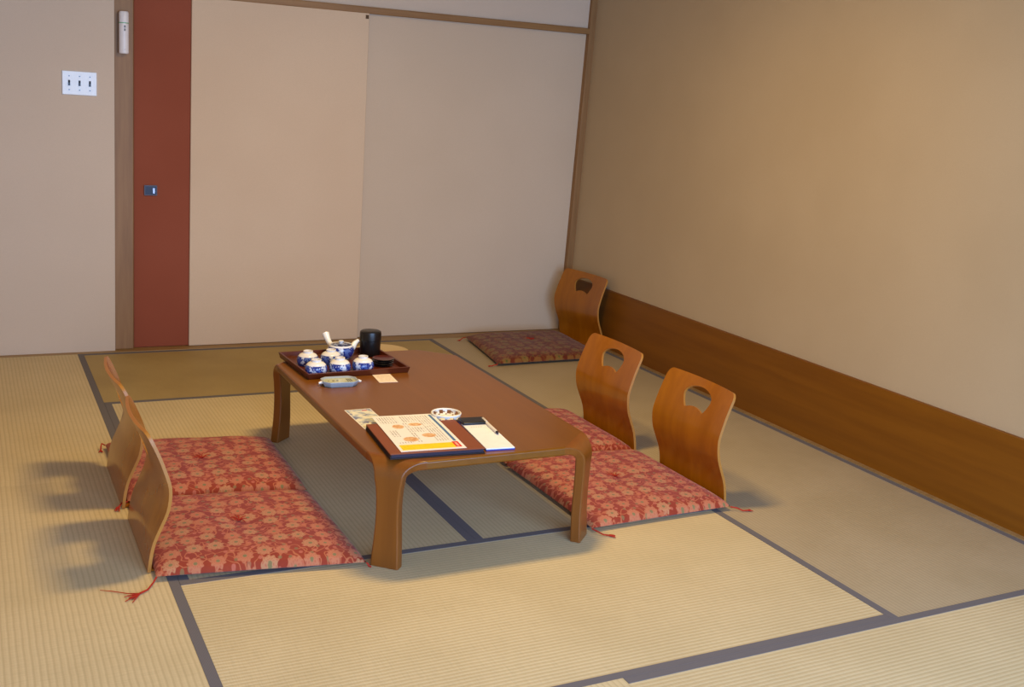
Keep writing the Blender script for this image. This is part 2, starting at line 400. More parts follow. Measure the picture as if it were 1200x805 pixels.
def leg_mesh(sx, sy):
    d = Vector((sx, sy, 0)) / sqrt(2); e = Vector((-sy, sx, 0)) / sqrt(2)
    corner = Vector((sx * hx, sy * hy, 0))
    secs = []
    th0 = TT
    def sec(t, z, nt, nz, th, w):
        # outer point (t along diagonal, z), inward normal (nt, nz)
        po = corner + d * t + Vector((0, 0, z)); pi_ = corner + d * (t + nt * th) + Vector((0, 0, z + nz * th))
        return po, pi_, w
    secs.append(sec(-CD, TH, 0, -1, th0, CD))
    t1 = TL - RB
    if t1 > -CD + 1e-4: secs.append(sec(t1, TH, 0, -1, th0, -t1))
    n = 10
    for i in range(1, n + 1):
        a = (pi / 2) * i / n
        t = t1 + RB * sin(a); z = TH - RB + RB * cos(a)
        secs.append(sec(t, z, -sin(a), -cos(a), th0 + 0.005 * i / n, -t))
    zs = [0.245, 0.21, 0.17, 0.13, 0.09, 0.05, 0.02, 0.0]
    for z in zs:
        w = spline([0, 0.05, 0.16, 0.23, TH - RB], [0.0455, 0.0425, 0.0365, 0.0385, 0.0456], z)
        kick = spline([0, 0.1, TH - RB], [0.004, -0.002, 0.0], z)
        secs.append(sec(TL + kick, z, -1, 0, spline([0, TH - RB], [0.034, 0.033], z), w))
    bm = bmesh.new(); rings = []
    for po, pi_, w in secs:
        r = [bm.verts.new(po + e * w), bm.verts.new(po - e * w)]
        # inner verts, kept inside the table's edge planes
        wi = w
        r += [bm.verts.new(pi_ - e * wi), bm.verts.new(pi_ + e * wi)]
        rings.append(r)
    for a, b in zip(rings, rings[1:]):
        for i in range(4): bm.faces.new((a[i], a[(i + 1) % 4], b[(i + 1) % 4], b[i]))
    bm.faces.new(rings[0]); bm.faces.new(rings[-1])
    bw = bm.edges.layers.float.new('bevel_weight_edge')
    bm.edges.ensure_lookup_table()
    for a, b in zip(rings, rings[1:]):
        for i in range(4):
            ed = bm.edges.get((a[i], b[i]))
            if ed: ed[bw] = 1
    return bm
for sx in (-1, 1):
    for sy in (-1, 1):
        o = obj('leg', leg_mesh(sx, sy), TABLE_LEG, tb); bev(o, 0.005, 3, weight=True)
        for p in o.data.polygons: p.use_smooth = True
        o.data.set_sharp_from_angle(angle=radians(40))

# ------------------------------------------------------------------ legless chairs
BW, BH = 0.215, 0.412
def backrest_mesh():
    th = 0.0095
    zs = [0.0, 0.05, 0.09, 0.13, 0.18, 0.24, 0.30, 0.35, BH]; xs = [-0.002, 0.0, 0.006, 0.019, 0.034, 0.035, 0.019, 0.001, -0.026]
    def P(y, z):
        return Vector((spline(zs, xs, z) + 0.021 * (y / BW) ** 2 * min(1, z / 0.25), y, z))
    def half(z):
        return spline([0, 0.1, 0.22, 0.33, BH], [0.212, 0.212, 0.215, 0.212, 0.209], z)
    out = []
    nz = 22; rc = 0.026
    for i in range(nz + 1):
        z = (BH - rc) * i / nz; out.append((half(z), z))
    for i in range(1, 7):
        a = (pi / 2) * i / 6; out.append((half(BH) - rc + rc * cos(a), BH - rc + rc * sin(a)))
    arch = []
    for i in range(1, 10):
        y = (half(BH) - rc) * (1 - 2 * i / 10); arch.append((y, BH))
    left = [(-y, z) for y, z in reversed(out)]
    outline = out + arch + left
    nb = 10
    for i in range(1, nb): outline.append((-0.212 + 0.424 * i / nb, 0))
    # hand hole: dome on top, two points at the bottom with a rounded hump between
    hole = []
    zc = BH - 0.068
    for i in range(17):
        a = pi * i / 16; hole.append((0.084 * cos(a), zc + 0.038 * max(0, sin(a)) ** 0.9))
    hole += [(-0.081, zc - 0.010), (-0.072, zc - 0.028), (-0.060, zc - 0.044), (-0.054, zc - 0.047)]
    for i in range(1, 8):
        y = -0.054 + 0.108 * i / 8; hole.append((y, zc - 0.047 + 0.013 * cos((y / 0.054) * pi / 2)))
    hole += [(0.054, zc - 0.047), (0.060, zc - 0.044), (0.072, zc - 0.028), (0.081, zc - 0.010)]
    pts = [Vector(p) for p in outline] + [Vector(p) for p in hole]
    no, nh = len(outline), len(hole)
    edges = [(i, (i + 1) % no) for i in range(no)] + [(no + i, no + (i + 1) % nh) for i in range(nh)]
    def inpoly(p, poly):
        c = False; n = len(poly)
        for i in range(n):
            (x1, y1), (x2, y2) = poly[i], poly[(i + 1) % n]
            if (y1 > p[1]) != (y2 > p[1]) and p[0] < (x2 - x1) * (p[1] - y1) / (y2 - y1) + x1: c = not c
        return c
    def dmin(p, poly): return min((p[0] - q[0]) ** 2 + (p[1] - q[1]) ** 2 for q in poly)
    for i in range(1, 24):
        for j in range(1, 26):
            p = (-0.212 + 0.424 * i / 24, BH * j / 26)
            if inpoly(p, outline) and not inpoly(p, hole) and dmin(p, outline) > 0.007 ** 2 and dmin(p, hole) > 0.007 ** 2: pts.append(Vector(p))
    vs, es, fs, _, _, _ = delaunay_2d_cdt(pts, edges, [], 0, 1e-6)
    tris = []
    for f in fs:
        c = (sum(vs[i][0] for i in f) / 3, sum(vs[i][1] for i in f) / 3)
        if inpoly(c, outline) and not inpoly(c, hole): tris.append(f)
    bm = bmesh.new(); eps = 1e-3; F = []; B = []
    for v in vs:
        y, z = v
        p = P(y, z); du = P(y + eps, z) - P(y - eps, z); dv = P(y, min(z + eps, BH)) - P(y, max(z - eps, 0))
        n = du.cross(dv).normalized()
        F.append(bm.verts.new(p + n * th / 2)); B.append(bm.verts.new(p - n * th / 2))
    cnt = {}
    for f in tris:
        bm.faces.new([F[i] for i in f]); bm.faces.new([B[i] for i in reversed(f)])
        for a, b in ((f[0], f[1]), (f[1], f[2]), (f[2], f[0])): cnt.setdefault(tuple(sorted((a, b))), []).append((a, b))
    for k, l in cnt.items():
        if len(l) == 1:
            a, b = l[0]; bm.faces.new((F[b], F[a], B[a], B[b])).material_index = 1
    for v in list(bm.verts):
        if not v.link_faces: bm.verts.remove(v)
    return bm
def seat_mesh():
    bm = bmesh.new(); n = 8; th = 0.006
    prof = [(-0.002, 0.0)] + [(0.41 * i / n + 0.012, 0.0) for i in range(n + 1)]
    lo = [[bm.verts.new((x, y, 0)) for x, _ in prof] for y in (-0.205, 0.205)]
    hi = [[bm.verts.new((x, y, th)) for x, _ in prof] for y in (-0.205, 0.205)]
    for i in range(len(prof) - 1):
        bm.faces.new((lo[0][i], lo[0][i+1], lo[1][i+1], lo[1][i])); bm.faces.new((hi[0][i], hi[1][i], hi[1][i+1], hi[0][i+1]))
        for k in (0, 1): bm.faces.new((lo[k][i], lo[k][i+1], hi[k][i+1], hi[k][i]))
    bm.faces.new((lo[0][0], lo[1][0], hi[1][0], hi[0][0])); bm.faces.new((lo[0][-1], lo[1][-1], hi[1][-1], hi[0][-1]))
    return bm
CH = [(-0.066, 1.200, 0.0, 'legless plywood chair left of the table, nearer to the viewer'),
      (-0.072, 1.715, 0.0, 'legless plywood chair left of the table, the farther one behind its neighbour'),
      (1.899, 1.118, pi, 'legless plywood chair right of the table, nearest on that side'),
      (1.899, 1.733, pi, 'legless plywood chair right of the table, second one back'),
      (2.690, 3.385, pi + radians(7), 'legless plywood chair standing in the far corner against the skirting')]
GR = 'legless plywood floor chairs'
c0 = thing('legless_chair', CH[0][3], 'chair', (CH[0][0], CH[0][1], 0.001), CH[0][2], GR)
obj('backrest', backrest_mesh(), [PLY, PLY_EDGE], c0, True, 40); obj('seat', seat_mesh(), PLY, c0)
def copy_thing(root, loc, rz, label):
    r = root.copy(); COL.objects.link(r); r.location = loc; r.rotation_euler = (0, 0, rz); r['label'] = label
    for chd in list(root.children):
        c = chd.copy(); COL.objects.link(c); c.parent = r
        for g in chd.children:
            d = g.copy(); COL.objects.link(d); d.parent = c
    return r
for x, y, rz, lb in CH[1:]: copy_thing(c0, (x, y, 0.001), rz, lb)

# ------------------------------------------------------------------ floor cushions
def cushion(corners, label, tassels, tuft=(0, 0), hgt=0.040, seed=0, cloth=None):
    """corners nl, nr, fr, fl on the floor plan"""
    rnd = random.Random(seed)
    cs = [Vector((x, y, 0)) for x, y in corners]
    c = sum(cs, Vector()) / 4
    t = thing('floor_cushion', label, 'cushion', (c.x, c.y, 0), 0, 'red brocade floor cushions')
    q = [p - c for p in cs]
    N = 44; rim = 0.015
    def plan(u, v):
        k = 0.012
        uu = u * (1 - k * (1 - v * v)); vv = v * (1 - k * (1 - u * u))
        # corners a little rounded
        return (q[0] * (1 - uu) * (1 - vv) + q[1] * (1 + uu) * (1 - vv) + q[2] * (1 + uu) * (1 + vv) + q[3] * (1 - uu) * (1 + vv)) / 4
    ph = [rnd.uniform(0, 6) for _ in range(6)]
    def f(u, v):
        return ((1 - abs(u) ** 4.5) * (1 - abs(v) ** 4.5)) ** 0.38 if abs(u) < 1 and abs(v) < 1 else 0
    bm = bmesh.new(); T = {}; B = {}
    par = lambda i: sin((i / N - 0.5) * pi) * 0.55 + (2 * i / N - 1) * 0.45
    for i in range(N + 1):
        for j in range(N + 1):
            u, v = par(i), par(j); p = plan(u, v); g = f(u, v)
            wob = 0.0022 * (sin(5 * u + ph[0]) * sin(4 * v + ph[1]) + 0.6 * sin(9 * u + ph[2] + 3 * v)) * g
            dim = 0.008 * math.exp(-((u - tuft[0]) ** 2 + (v - tuft[1]) ** 2) / 0.03)
            edge = i in (0, N) or j in (0, N)
            T[i, j] = bm.verts.new((p.x, p.y, rim + hgt * g + wob - dim * g))
            B[i, j] = T[i, j] if edge else bm.verts.new((p.x, p.y, rim - 0.008 * min(1, g * 1.5)))
    for i in range(N):
        for j in range(N):
            bm.faces.new((T[i, j], T[i+1, j], T[i+1, j+1], T[i, j+1]))
            fv = []
            for w in (B[i, j], B[i, j+1], B[i+1, j+1], B[i+1, j]):
                if w not in fv: fv.append(w)
            try: bm.faces.new(fv)
            except ValueError: pass
    obj('cover', bm, cloth or ZAB, t, True, 70)
    # stitched tuft in the middle
    p = plan(*tuft); z0 = rim + hgt - 0.008
    bm = bmesh.new()
    lathe(bm, [(0, 0.0), (0.0045, 0.001), (0.004, 0.004), (0, 0.006)], 10, (p.x, p.y, z0))
    for k in range(7):
        a = 2 * pi * k / 7 + ph[3]; L = rnd.uniform(0.014, 0.034) * (1.3 if k in (0, 3) else 1)
        tube(bm, [(p.x, p.y, z0 + 0.003), (p.x + L * .5 * cos(a), p.y + L * .5 * sin(a), z0 + 0.009), (p.x + L * cos(a), p.y + L * sin(a), z0 + 0.007)], [0.0016, 0.0016, 0.001], 6)
    obj('center_tuft', bm, CORD, t, True)
    # corner tassels: (corner index, list of offsets of the cord, strand fan)
    for ci, pts, fan in tassels:
        b = q[ci]; bm = bmesh.new()
        P = [(b.x + x, b.y + y, z) for x, y, z in pts]
        tube(bm, P, [0.0026] + [0.0024] * (len(P) - 2) + [0.003], 7)
        e = Vector(P[-1])
        dr = (Vector(P[-1]) - Vector(P[-2])); base = math.atan2(dr.y, dr.x)
        for k in range(7):
            a = base + rnd.uniform(-0.5, 0.5); L = fan * rnd.uniform(0.6, 1.1)
            tube(bm, [e, (e.x + L * .5 * cos(a), e.y + L * .5 * sin(a), e.z), (e.x + L * cos(a), e.y + L * sin(a), 0.0024)], [0.0022, 0.002, 0.001], 6)
        if ci == 0 and fan > 0.045:   # one long loose strand
            a = base
            tube(bm, [e, (e.x - 0.03, e.y + 0.012, 0.003), (e.x - 0.065, e.y + 0.04, 0.0025), (e.x - 0.095, e.y + 0.058, 0.0025)], [0.0014, 0.0013, 0.0012, 0.0008], 6)
        obj('tassel', bm, CORD, t, True)
    return t
sm = lambda sx, sy: [(0, 0, 0.014), (sx * .012, sy * .008, 0.010), (sx * .022, sy * .016, 0.004)]
cushion([(-0.058, 0.925), (0.520, 0.826), (0.512, 1.438), (-0.055, 1.515)], 'red flowered floor cushion left of the table, nearest the viewer',
        [(0, [(0, 0, 0.013), (-0.012, -0.026, 0.010), (-0.030, -0.052, 0.004), (-0.052, -0.068, 0.004)], 0.05), (1, sm(0.3, -0.3), 0.008)], (-0.02, 0.0), seed=1)
cushion([(-0.058, 1.530), (0.516, 1.456), (0.528, 2.040), (-0.062, 2.135)], 'red flowered floor cushion left of the table, the farther of the two',
        [(0, [(0, 0, 0.013), (-0.018, -0.010, 0.016), (-0.030, -0.03, 0.010)], 0.022), (3, [(0, 0, 0.013), (-0.012, -0.004, 0.022), (-0.016, -0.016, 0.014), (-0.018, -0.03, 0.004)], 0.018)], (-0.02, 0.0), seed=2)
cushion([(1.302, 0.838), (1.886, 0.856), (1.880, 1.500), (1.298, 1.500)], 'red flowered floor cushion right of the table, nearest the viewer',
        [(0, [(0, 0, 0.013), (0.010, -0.022, 0.010), (0.022, -0.040, 0.005), (0.034, -0.046, 0.004)], 0.028), (1, [(0, 0, 0.013), (0.022, -0.012, 0.010), (0.036, -0.028, 0.004), (0.052, -0.030, 0.004)], 0.022)], (0, 0), seed=3)
cushion([(1.302, 1.508), (1.880, 1.508), (1.880, 2.090), (1.302, 2.095)], 'red flowered floor cushion right of the table, second one back', [(3, sm(-.6, .6), 0.015)], (0, 0), seed=4)
cushion([(1.945, 2.955), (2.600, 2.965), (2.640, 3.590), (2.030, 3.575)], 'darker brownish red flowered floor cushion in the far corner of the room',
        [(0, [(0, 0, 0.013), (-0.018, 0.0, 0.010), (-0.030, 0.004, 0.005)], 0.022), (3, [(0, 0, 0.013), (-0.020, -0.008, 0.014), (-0.040, -0.018, 0.005)], 0.02)], (0.05, 0.15), seed=5, cloth=ZAB_TONED)

# ------------------------------------------------------------------ tea things
TZ = TH
tr = thing('tray', 'square dark red wooden tray holding the tea set on the table', 'tray', (0.779, 1.922, TZ), radians(3))
bm = bmesh.new(); a, b = 0.197, 0.172
def ringbox(bm, a, b, z0, z1, th, fl, flare=0.006):
    o0 = [(-a, -b), (a, -b), (a, b), (-a, b)]
    def ring(da, z): return [bm.verts.new((sx * (a + da), sy * (b + da), z)) for sx, sy in ((-1, -1), (1, -1), (1, 1), (-1, 1))]
    r = [ring(0, z0), ring(flare, z1), ring(flare - th, z1), ring(-th, z0 + fl)]
    for p, q_ in zip(r, r[1:]):
        for i in range(4): bm.faces.new((p[i], p[(i+1) % 4], q_[(i+1) % 4], q_[i]))
    bm.faces.new(r[0][::-1]); bm.faces.new(r[-1])
ringbox(bm, a, b, 0, 0.023, 0.008, 0.005)
o = obj('tray_body', bm, TRAYW, tr); bev(o, 0.0015)
TF = TZ + 0.005

def cup_mesh():
    bm = bmesh.new()     # upside down: mouth on the tray, foot ring on top
    lathe(bm, [(0.0335, 0.002), (0.0355, 0.0), (0.0385, 0.006), (0.0412, 0.016), (0.0412, 0.024), (0.0385, 0.033), (0.031, 0.042), (0.022, 0.0468), (0.0185, 0.0476),
               (0.0185, 0.0555), (0.0172, 0.0562), (0.0152, 0.0555), (0.0148, 0.0500), (0, 0.0495)], 36)
    lathe(bm, [(0.0335, 0.002), (0.0365, 0.010), (0.0385, 0.020), (0.0355, 0.032), (0.022, 0.042), (0, 0.044)], 36)
    return bm
CUPS = [((0.6425, 1.938), 'blue and white teacup upside down in the tray, rear left corner'),
        ((0.6352, 1.800), 'blue and white teacup upside down in the tray, front left corner'),
        ((0.7335, 1.9405), 'blue and white teacup upside down in the tray, directly before the teapot'),
        ((0.7290, 1.810), 'blue and white teacup upside down in the tray, middle of the front row'),
        ((0.8215, 1.815), 'blue and white teacup upside down in the tray, front row beside the black saucers')]
cup0 = None
for (x, y), lb in CUPS:
    if cup0 is None:
        cup0 = obj('teacup', cup_mesh(), CUP, None, True, 50); o = cup0
    else:
        o = cup0.copy(); COL.objects.link(o)
    o.location = (x, y, TF); o.rotation_euler = (0, 0, random.uniform(0, 6)); tag(o, lb, 'teacup', 'upturned teacups in the tray')
# teapot with a side handle
tp = thing('teapot', 'blue and white teapot with white side handle at the back of the tray', 'teapot', (0.796, 2.015, TF))
bm = bmesh.new()
lathe(bm, [(0, 0.0), (0.034, 0.0), (0.036, 0.003), (0.047, 0.014), (0.0525, 0.029), (0.051, 0.043), (0.0455, 0.054), (0.0445, 0.0565), (0.0425, 0.0565), (0.040, 0.052)], 40)
obj('body', bm, POT, tp, True, 50)
bm = bmesh.new()
lathe(bm, [(0.0425, 0.0525), (0.039, 0.0555), (0.025, 0.059), (0.008, 0.061), (0.007, 0.063), (0.0105, 0.066), (0.0105, 0.070), (0.006, 0.0725), (0, 0.073)], 32)
LID = NT('painted_lid', 0.15, 0.5); co = LID.co(); lx_, ly_, lz_ = LID.xyz(co)
LIDM = LID.col(LID.mix(LID.smooth(lz_, 0.0600, 0.0615), LID.mix(LID.smooth(LID.noise(co, 60, 3), 0.50, 0.62), srgb(38, 44, 84), srgb(150, 160, 190)), srgb(214, 210, 206)))
obj('lid', bm, LIDM, tp, True, 50)
bm = bmesh.new()
hd = Vector((-0.15, 0.82, 0)).normalized()
pts = [hd * 0.044 + Vector((0, 0, 0.038)), hd * 0.062 + Vector((0, 0, 0.049)), hd * 0.088 + Vector((0, 0, 0.066)), hd * 0.112 + Vector((0, 0, 0.082))]
pts2 = [Vector((-0.026, 0.034, 0.040)), Vector((-0.033, 0.052, 0.054)), Vector((-0.037, 0.068, 0.069)), Vector((-0.039, 0.082, 0.082))]
tube(bm, pts2, [0.011, 0.0105, 0.0125, 0.0145], 18)
obj('handle', bm, PORCELAIN, tp, True, 50)['label'] = 'plain white handle'
bm = bmesh.new()
tube(bm, [(0.040, 0.012, 0.030), (0.054, 0.016, 0.042), (0.064, 0.019, 0.055), (0.073, 0.022, 0.061), (0.078, 0.0235, 0.0635)], [0.017, 0.0135, 0.010, 0.0075, 0.0068], 18)
obj('spout', bm, PORCELAIN, tp, True, 50)['label'] = 'plain white spout'
# tea caddy
cd = thing('tea_caddy', 'round black lacquered tea caddy standing in the back right of the tray', 'tea caddy', (0.925, 2.040, TF))
bm = bmesh.new(); lathe(bm, [(0, 0), (0.039, 0), (0.0405, 0.003), (0.0415, 0.064), (0.0400, 0.0645)], 40); obj('canister', bm, LACQUER, cd, True, 40)
bm = bmesh.new(); lathe(bm, [(0.0400, 0.0645), (0.0428, 0.0650), (0.0432, 0.090), (0.0415, 0.0985), (0.036, 0.1015), (0.015, 0.1025), (0, 0.1025)], 40); obj('lid', bm, LACQUER, cd, True, 40)
# saucers
def saucer():
    bm = bmesh.new()
    lathe(bm, [(0, 0), (0.022, 0), (0.023, 0.003), (0.034, 0.006), (0.0425, 0.0115), (0.0435, 0.0135), (0.0425, 0.0142)], 36, mi=0)
    lathe(bm, [(0.0425, 0.0142), (0.038, 0.0120), (0.030, 0.0088), (0.0, 0.0075)], 36, mi=1)
    return bm
s0 = None
for i, lb in enumerate(('lowest black lacquer saucer of the stack in the tray', 'middle black lacquer saucer of the stack in the tray',
                        'topmost black lacquer saucer with dark red inside, before the tea caddy')):
    if s0 is None: s0 = obj('saucer', saucer(), [LACQUER, LACQ_RED], None, True, 50); o = s0
    else: o = s0.copy(); COL.objects.link(o)
    o.location = (0.921 + 0.002 * ((i * 7) % 3 - 1), 1.871 + 0.002 * (i % 2), TF + 0.0078 * i); tag(o, lb, 'saucer', 'stacked lacquer saucers')

# ------------------------------------------------------------------ things on the table top
def sheet(w, l, th=0.0006, nx=2, ny=12, fz=lambda x, y: 0):
    bm = bmesh.new(); g = {}
    for k in (0, 1):
        for i in range(nx + 1):
            for j in range(ny + 1):
                x, y = w * (i / nx - .5), l * (j / ny - .5); g[k, i, j] = bm.verts.new((x, y, fz(x, y) + k * th))
    for i in range(nx):
        for j in range(ny):
            bm.faces.new((g[1, i, j], g[1, i+1, j], g[1, i+1, j+1], g[1, i, j+1])); bm.faces.new((g[0, i, j], g[0, i, j+1], g[0, i+1, j+1], g[0, i+1, j]))
    for i in range(nx):
        for j in (0, ny): bm.faces.new((g[0, i, j], g[0, i+1, j], g[1, i+1, j], g[1, i, j]))
    for j in range(ny):
        for i in (0, nx): bm.faces.new((g[0, i, j], g[0, i, j+1], g[1, i, j+1], g[1, i, j]))
    return bm
RF = radians(-4.8)
# folder
fo = thing('menu_folder', 'brown leatherette folder lying on the near end of the table under the flyer', 'folder', (0.7365, 0.955, TZ), RF)
fw, fl_ = 0.296, 0.300
o = obj('cover', bx(-fw/2, fw/2, -fl_/2, fl_/2, 0.0135, 0.0175), LEATHER, fo); bev(o, 0.002)
o = obj('back_cover', bx(-fw/2, fw/2, -fl_/2, fl_/2, 0, 0.004), DARKSIDE, fo); bev(o, 0.001)
bm = bmesh.new(); box(bm, -fw/2 + 0.004, fw/2 - 0.004, -fl_/2 + 0.003, fl_/2 - 0.003, 0.004, 0.0135)
obj('pages', bm, NAVY, fo)
bm = bmesh.new()
for k in range(3): box(bm, -fw/2 + 0.0005, -fw/2 + 0.005, -fl_/2 + 0.001, fl_/2 - 0.001, 0.0045 + 0.003 * k, 0.0065 + 0.003 * k)
obj('spine', bm, DARKSIDE, fo)
# flyer
def m_flyer(w, l):
    k = NT('flyer_print', 0.45, 0.4); co = k.co(); x, y, z = k.xyz(co)
    u = k.math('ADD', k.math('DIVIDE', x, w), 0.5); v = k.math('ADD', k.math('DIVIDE', y, l), 0.5)
    c = srgb(238, 234, 232)
    # rows of small print in blocks
    rows = k.math('GREATER_THAN', k.math('SINE', k.math('MULTIPLY', u, 150)), 0.1)
    ink = k.math('GREATER_THAN', k.noise(k.scale(co, (30, 260, 1)), 1.0, 2), 0.47)
    blocks = None
    for b in ((.05, .34, .76, .96), (.40, .64, .78, .96), (.66, .88, .22, .96), (.36, .46, .22, .76), (.06, .2, .38, .56), (.44, .64, .48, .62), (.06, .3, .2, .24)):
        m = k.box(u, v, *b); blocks = m if blocks is None else k.math('MAXIMUM', blocks, m)
    ink = k.math('MULTIPLY', k.math('MULTIPLY', rows, ink), blocks)
    c = k.mix(k.math('MULTIPLY', ink, 0.65), c, srgb(110, 100, 96))
    # printed dish pictures
    for (a, b, ru, rv) in ((.27, .66, .10, .065), (.56, .70, .12, .05), (.30, .30, .13, .07), (.62, .38, .12, .06)):
        du = k.math('DIVIDE', k.math('SUBTRACT', u, a), ru); dv = k.math('DIVIDE', k.math('SUBTRACT', v, b), rv)
        r = k.math('ADD', k.math('POWER', du, 2), k.math('POWER', dv, 2))
        m = k.smooth(r, 1.0, 0.6)
        c = k.mix(m, c, k.mix(k.smooth(k.noise(co, 110, 2), .35, .65), srgb(230, 194, 150), srgb(206, 146, 98)))
    yl = k.mix(k.math('MULTIPLY', k.smooth(k.noise(k.scale(co, (1, 2.2, 1)), 95, 2), 0.56, 0.66), 0.5), srgb(246, 210, 10), srgb(170, 140, 20))
    c = k.mix(k.box(u, v, .045, .86, .035, .165), c, yl)
    rd = k.mix(k.box(u, v, .89, .925, .06, .155), srgb(216, 40, 30), srgb(240, 170, 150))
    c = k.mix(k.box(u, v, .86, .955, .04, .18), c, rd)
    c = k.mix(k.box(u, v, .905, .95, .195, .97), c, srgb(70, 112, 160))
    return k.col(c)
flw, fll = 0.205, 0.362
o = obj('flyer', sheet(flw, fll, 0.0005, 3, 16, lambda x, y: 0.0006 + 0.0012 * sin((y / fll + .5) * pi)), m_flyer(flw, fll), None, True, 60)
o.location = (0.7300, 0.997, TZ + 0.0175); o.rotation_euler = (0, 0, RF)
tag(o, 'printed flyer with yellow band and red box lying on the brown folder', 'flyer')
# leaflet under the flyer
k = NT('leaflet_print', 0.5, 0.3); co = k.co(); x, y, z = k.xyz(co)
c = k.mix(k.smooth(k.noise(co, 26, 3), .42, .62), srgb(226, 222, 206), srgb(150, 164, 186))
c = k.mix(k.smooth(k.noise(k.vmath('ADD', co, (2, 1, 0)), 40, 3), .58, .66), c, srgb(120, 124, 160))
c = k.mix(k.smooth(k.noise(k.vmath('ADD', co, (5, 1, 0)), 30, 2), .64, .70), c, srgb(220, 206, 150))
c = k.mix(k.box(x, y, -.02, .036, .092, .100), c, srgb(140, 156, 184))
c = k.mix(k.box(x, y, .010, .028, .084, .094), c, srgb(200, 110, 116))
c = k.mix(k.math('SUBTRACT', 1.0, k.box(x, y, -.042, .042, -.104, .104)), c, srgb(236, 230, 222))
o = obj('leaflet', sheet(0.090, 0.215, 0.0006, 2, 4), k.col(c)); o.location = (0.6440, 1.2275, TZ); o.rotation_euler = (0, 0, radians(0))
tag(o, 'pale blue patterned leaflet sticking out past the far left corner of the folder', 'leaflet')
# small note card
k = NT('card_print', 0.6, 0.3); co = k.co(); x, y, z = k.xyz(co)
rows = k.math('GREATER_THAN', k.math('SINE', k.math('MULTIPLY', y, 620)), 0.35)
ink = k.math('MULTIPLY', k.math('MULTIPLY', rows, k.math('GREATER_THAN', k.noise(k.scale(co, (220, 30, 1)), 1, 2), 0.46)), k.box(x, y, -.026, .026, -.045, .045))
o = obj('note_card', sheet(0.070, 0.116, 0.0008, 1, 1), k.col(k.mix(k.math('MULTIPLY', ink, 0.35), srgb(238, 222, 206), srgb(150, 116, 90)))); o.location = (0.869, 1.698, TZ); o.rotation_euler = (0, 0, radians(-5))
tag(o, 'small cream printed card lying in front of the tea tray', 'card')
# glassy ashtray-like dish
ds = thing('dish', 'small pale blue-grey oblong dish with cut corners before the tea tray', 'dish', (0.680, 1.652, TZ), radians(-3))
DISHM = plain('dish_glaze', srgb(158, 165, 170), 0.12, 0.5)
k = NT('dish_inside', 0.2, 0.5); co = k.co(); x, y, z = k.xyz(co)
c = k.mix(k.smooth(k.noise(co, 40, 2), .3, .7), srgb(196, 196, 160), srgb(172, 180, 150))
st = k.math('GREATER_THAN', k.math('SINE', k.math('MULTIPLY', x, 900)), 0.0)
c = k.mix(k.math('MULTIPLY', k.box(x, y, .026, .046, -.016, .024), k.math('MULTIPLY_ADD', st, 0.5, 0.35)), c, srgb(50, 54, 48))
for a in (-.022, -.008, -.040):
    dd = k.math('ADD', k.math('POWER', k.math('SUBTRACT', x, a), 2), k.math('POWER', k.math('SUBTRACT', y, 0.003), 2))
    c = k.mix(k.math('LESS_THAN', dd, 0.0052 ** 2 * (1 if a > -.03 else .4)), c, srgb(40, 40, 34))
INS = k.col(c)
bm = bmesh.new()
def octa(a, b, cc): return [(-a + cc, -b), (a - cc, -b), (a, -b + cc), (a, b - cc), (a - cc, b), (-a + cc, b), (-a, b - cc), (-a, -b + cc)]
R_ = []
for (a, b, cc, z) in ((.058, .038, .020, 0), (.066, .045, .022, .017), (.066, .045, .022, .020), (.0615, .0405, .0205, .020), (.0575, .0370, .0185, .0145)):
    R_.append([bm.verts.new((x, y, z)) for x, y in octa(a, b, cc)])
for p, q_ in zip(R_, R_[1:]):
    for i in range(8): bm.faces.new((p[i], p[(i+1) % 8], q_[(i+1) % 8], q_[i]))
bm.faces.new(R_[0][::-1])
o = obj('bowl', bm, DISHM, ds); bev(o, 0.0012)
bm = bmesh.new(); bm.faces.new([bm.verts.new((x, y, .0146)) for x, y in octa(.0578, .0373, .0187)])
bm.faces.new([bm.verts.new((x, y, .0138)) for x, y in octa(.0578, .0373, .0187)][::-1])
obj('inner_base', bm, INS, ds)
for s in (-1, 1):
    bm = bmesh.new(); tube(bm, [(s * .062, -.006, .014), (s * .070, -.007, .013), (s * .078, -.008, .011)], [.006, .0055, .004], 10)
    obj('end_tab', bm, plain('tab_glaze', srgb(226, 214, 196), 0.15, 0.5), ds, True)
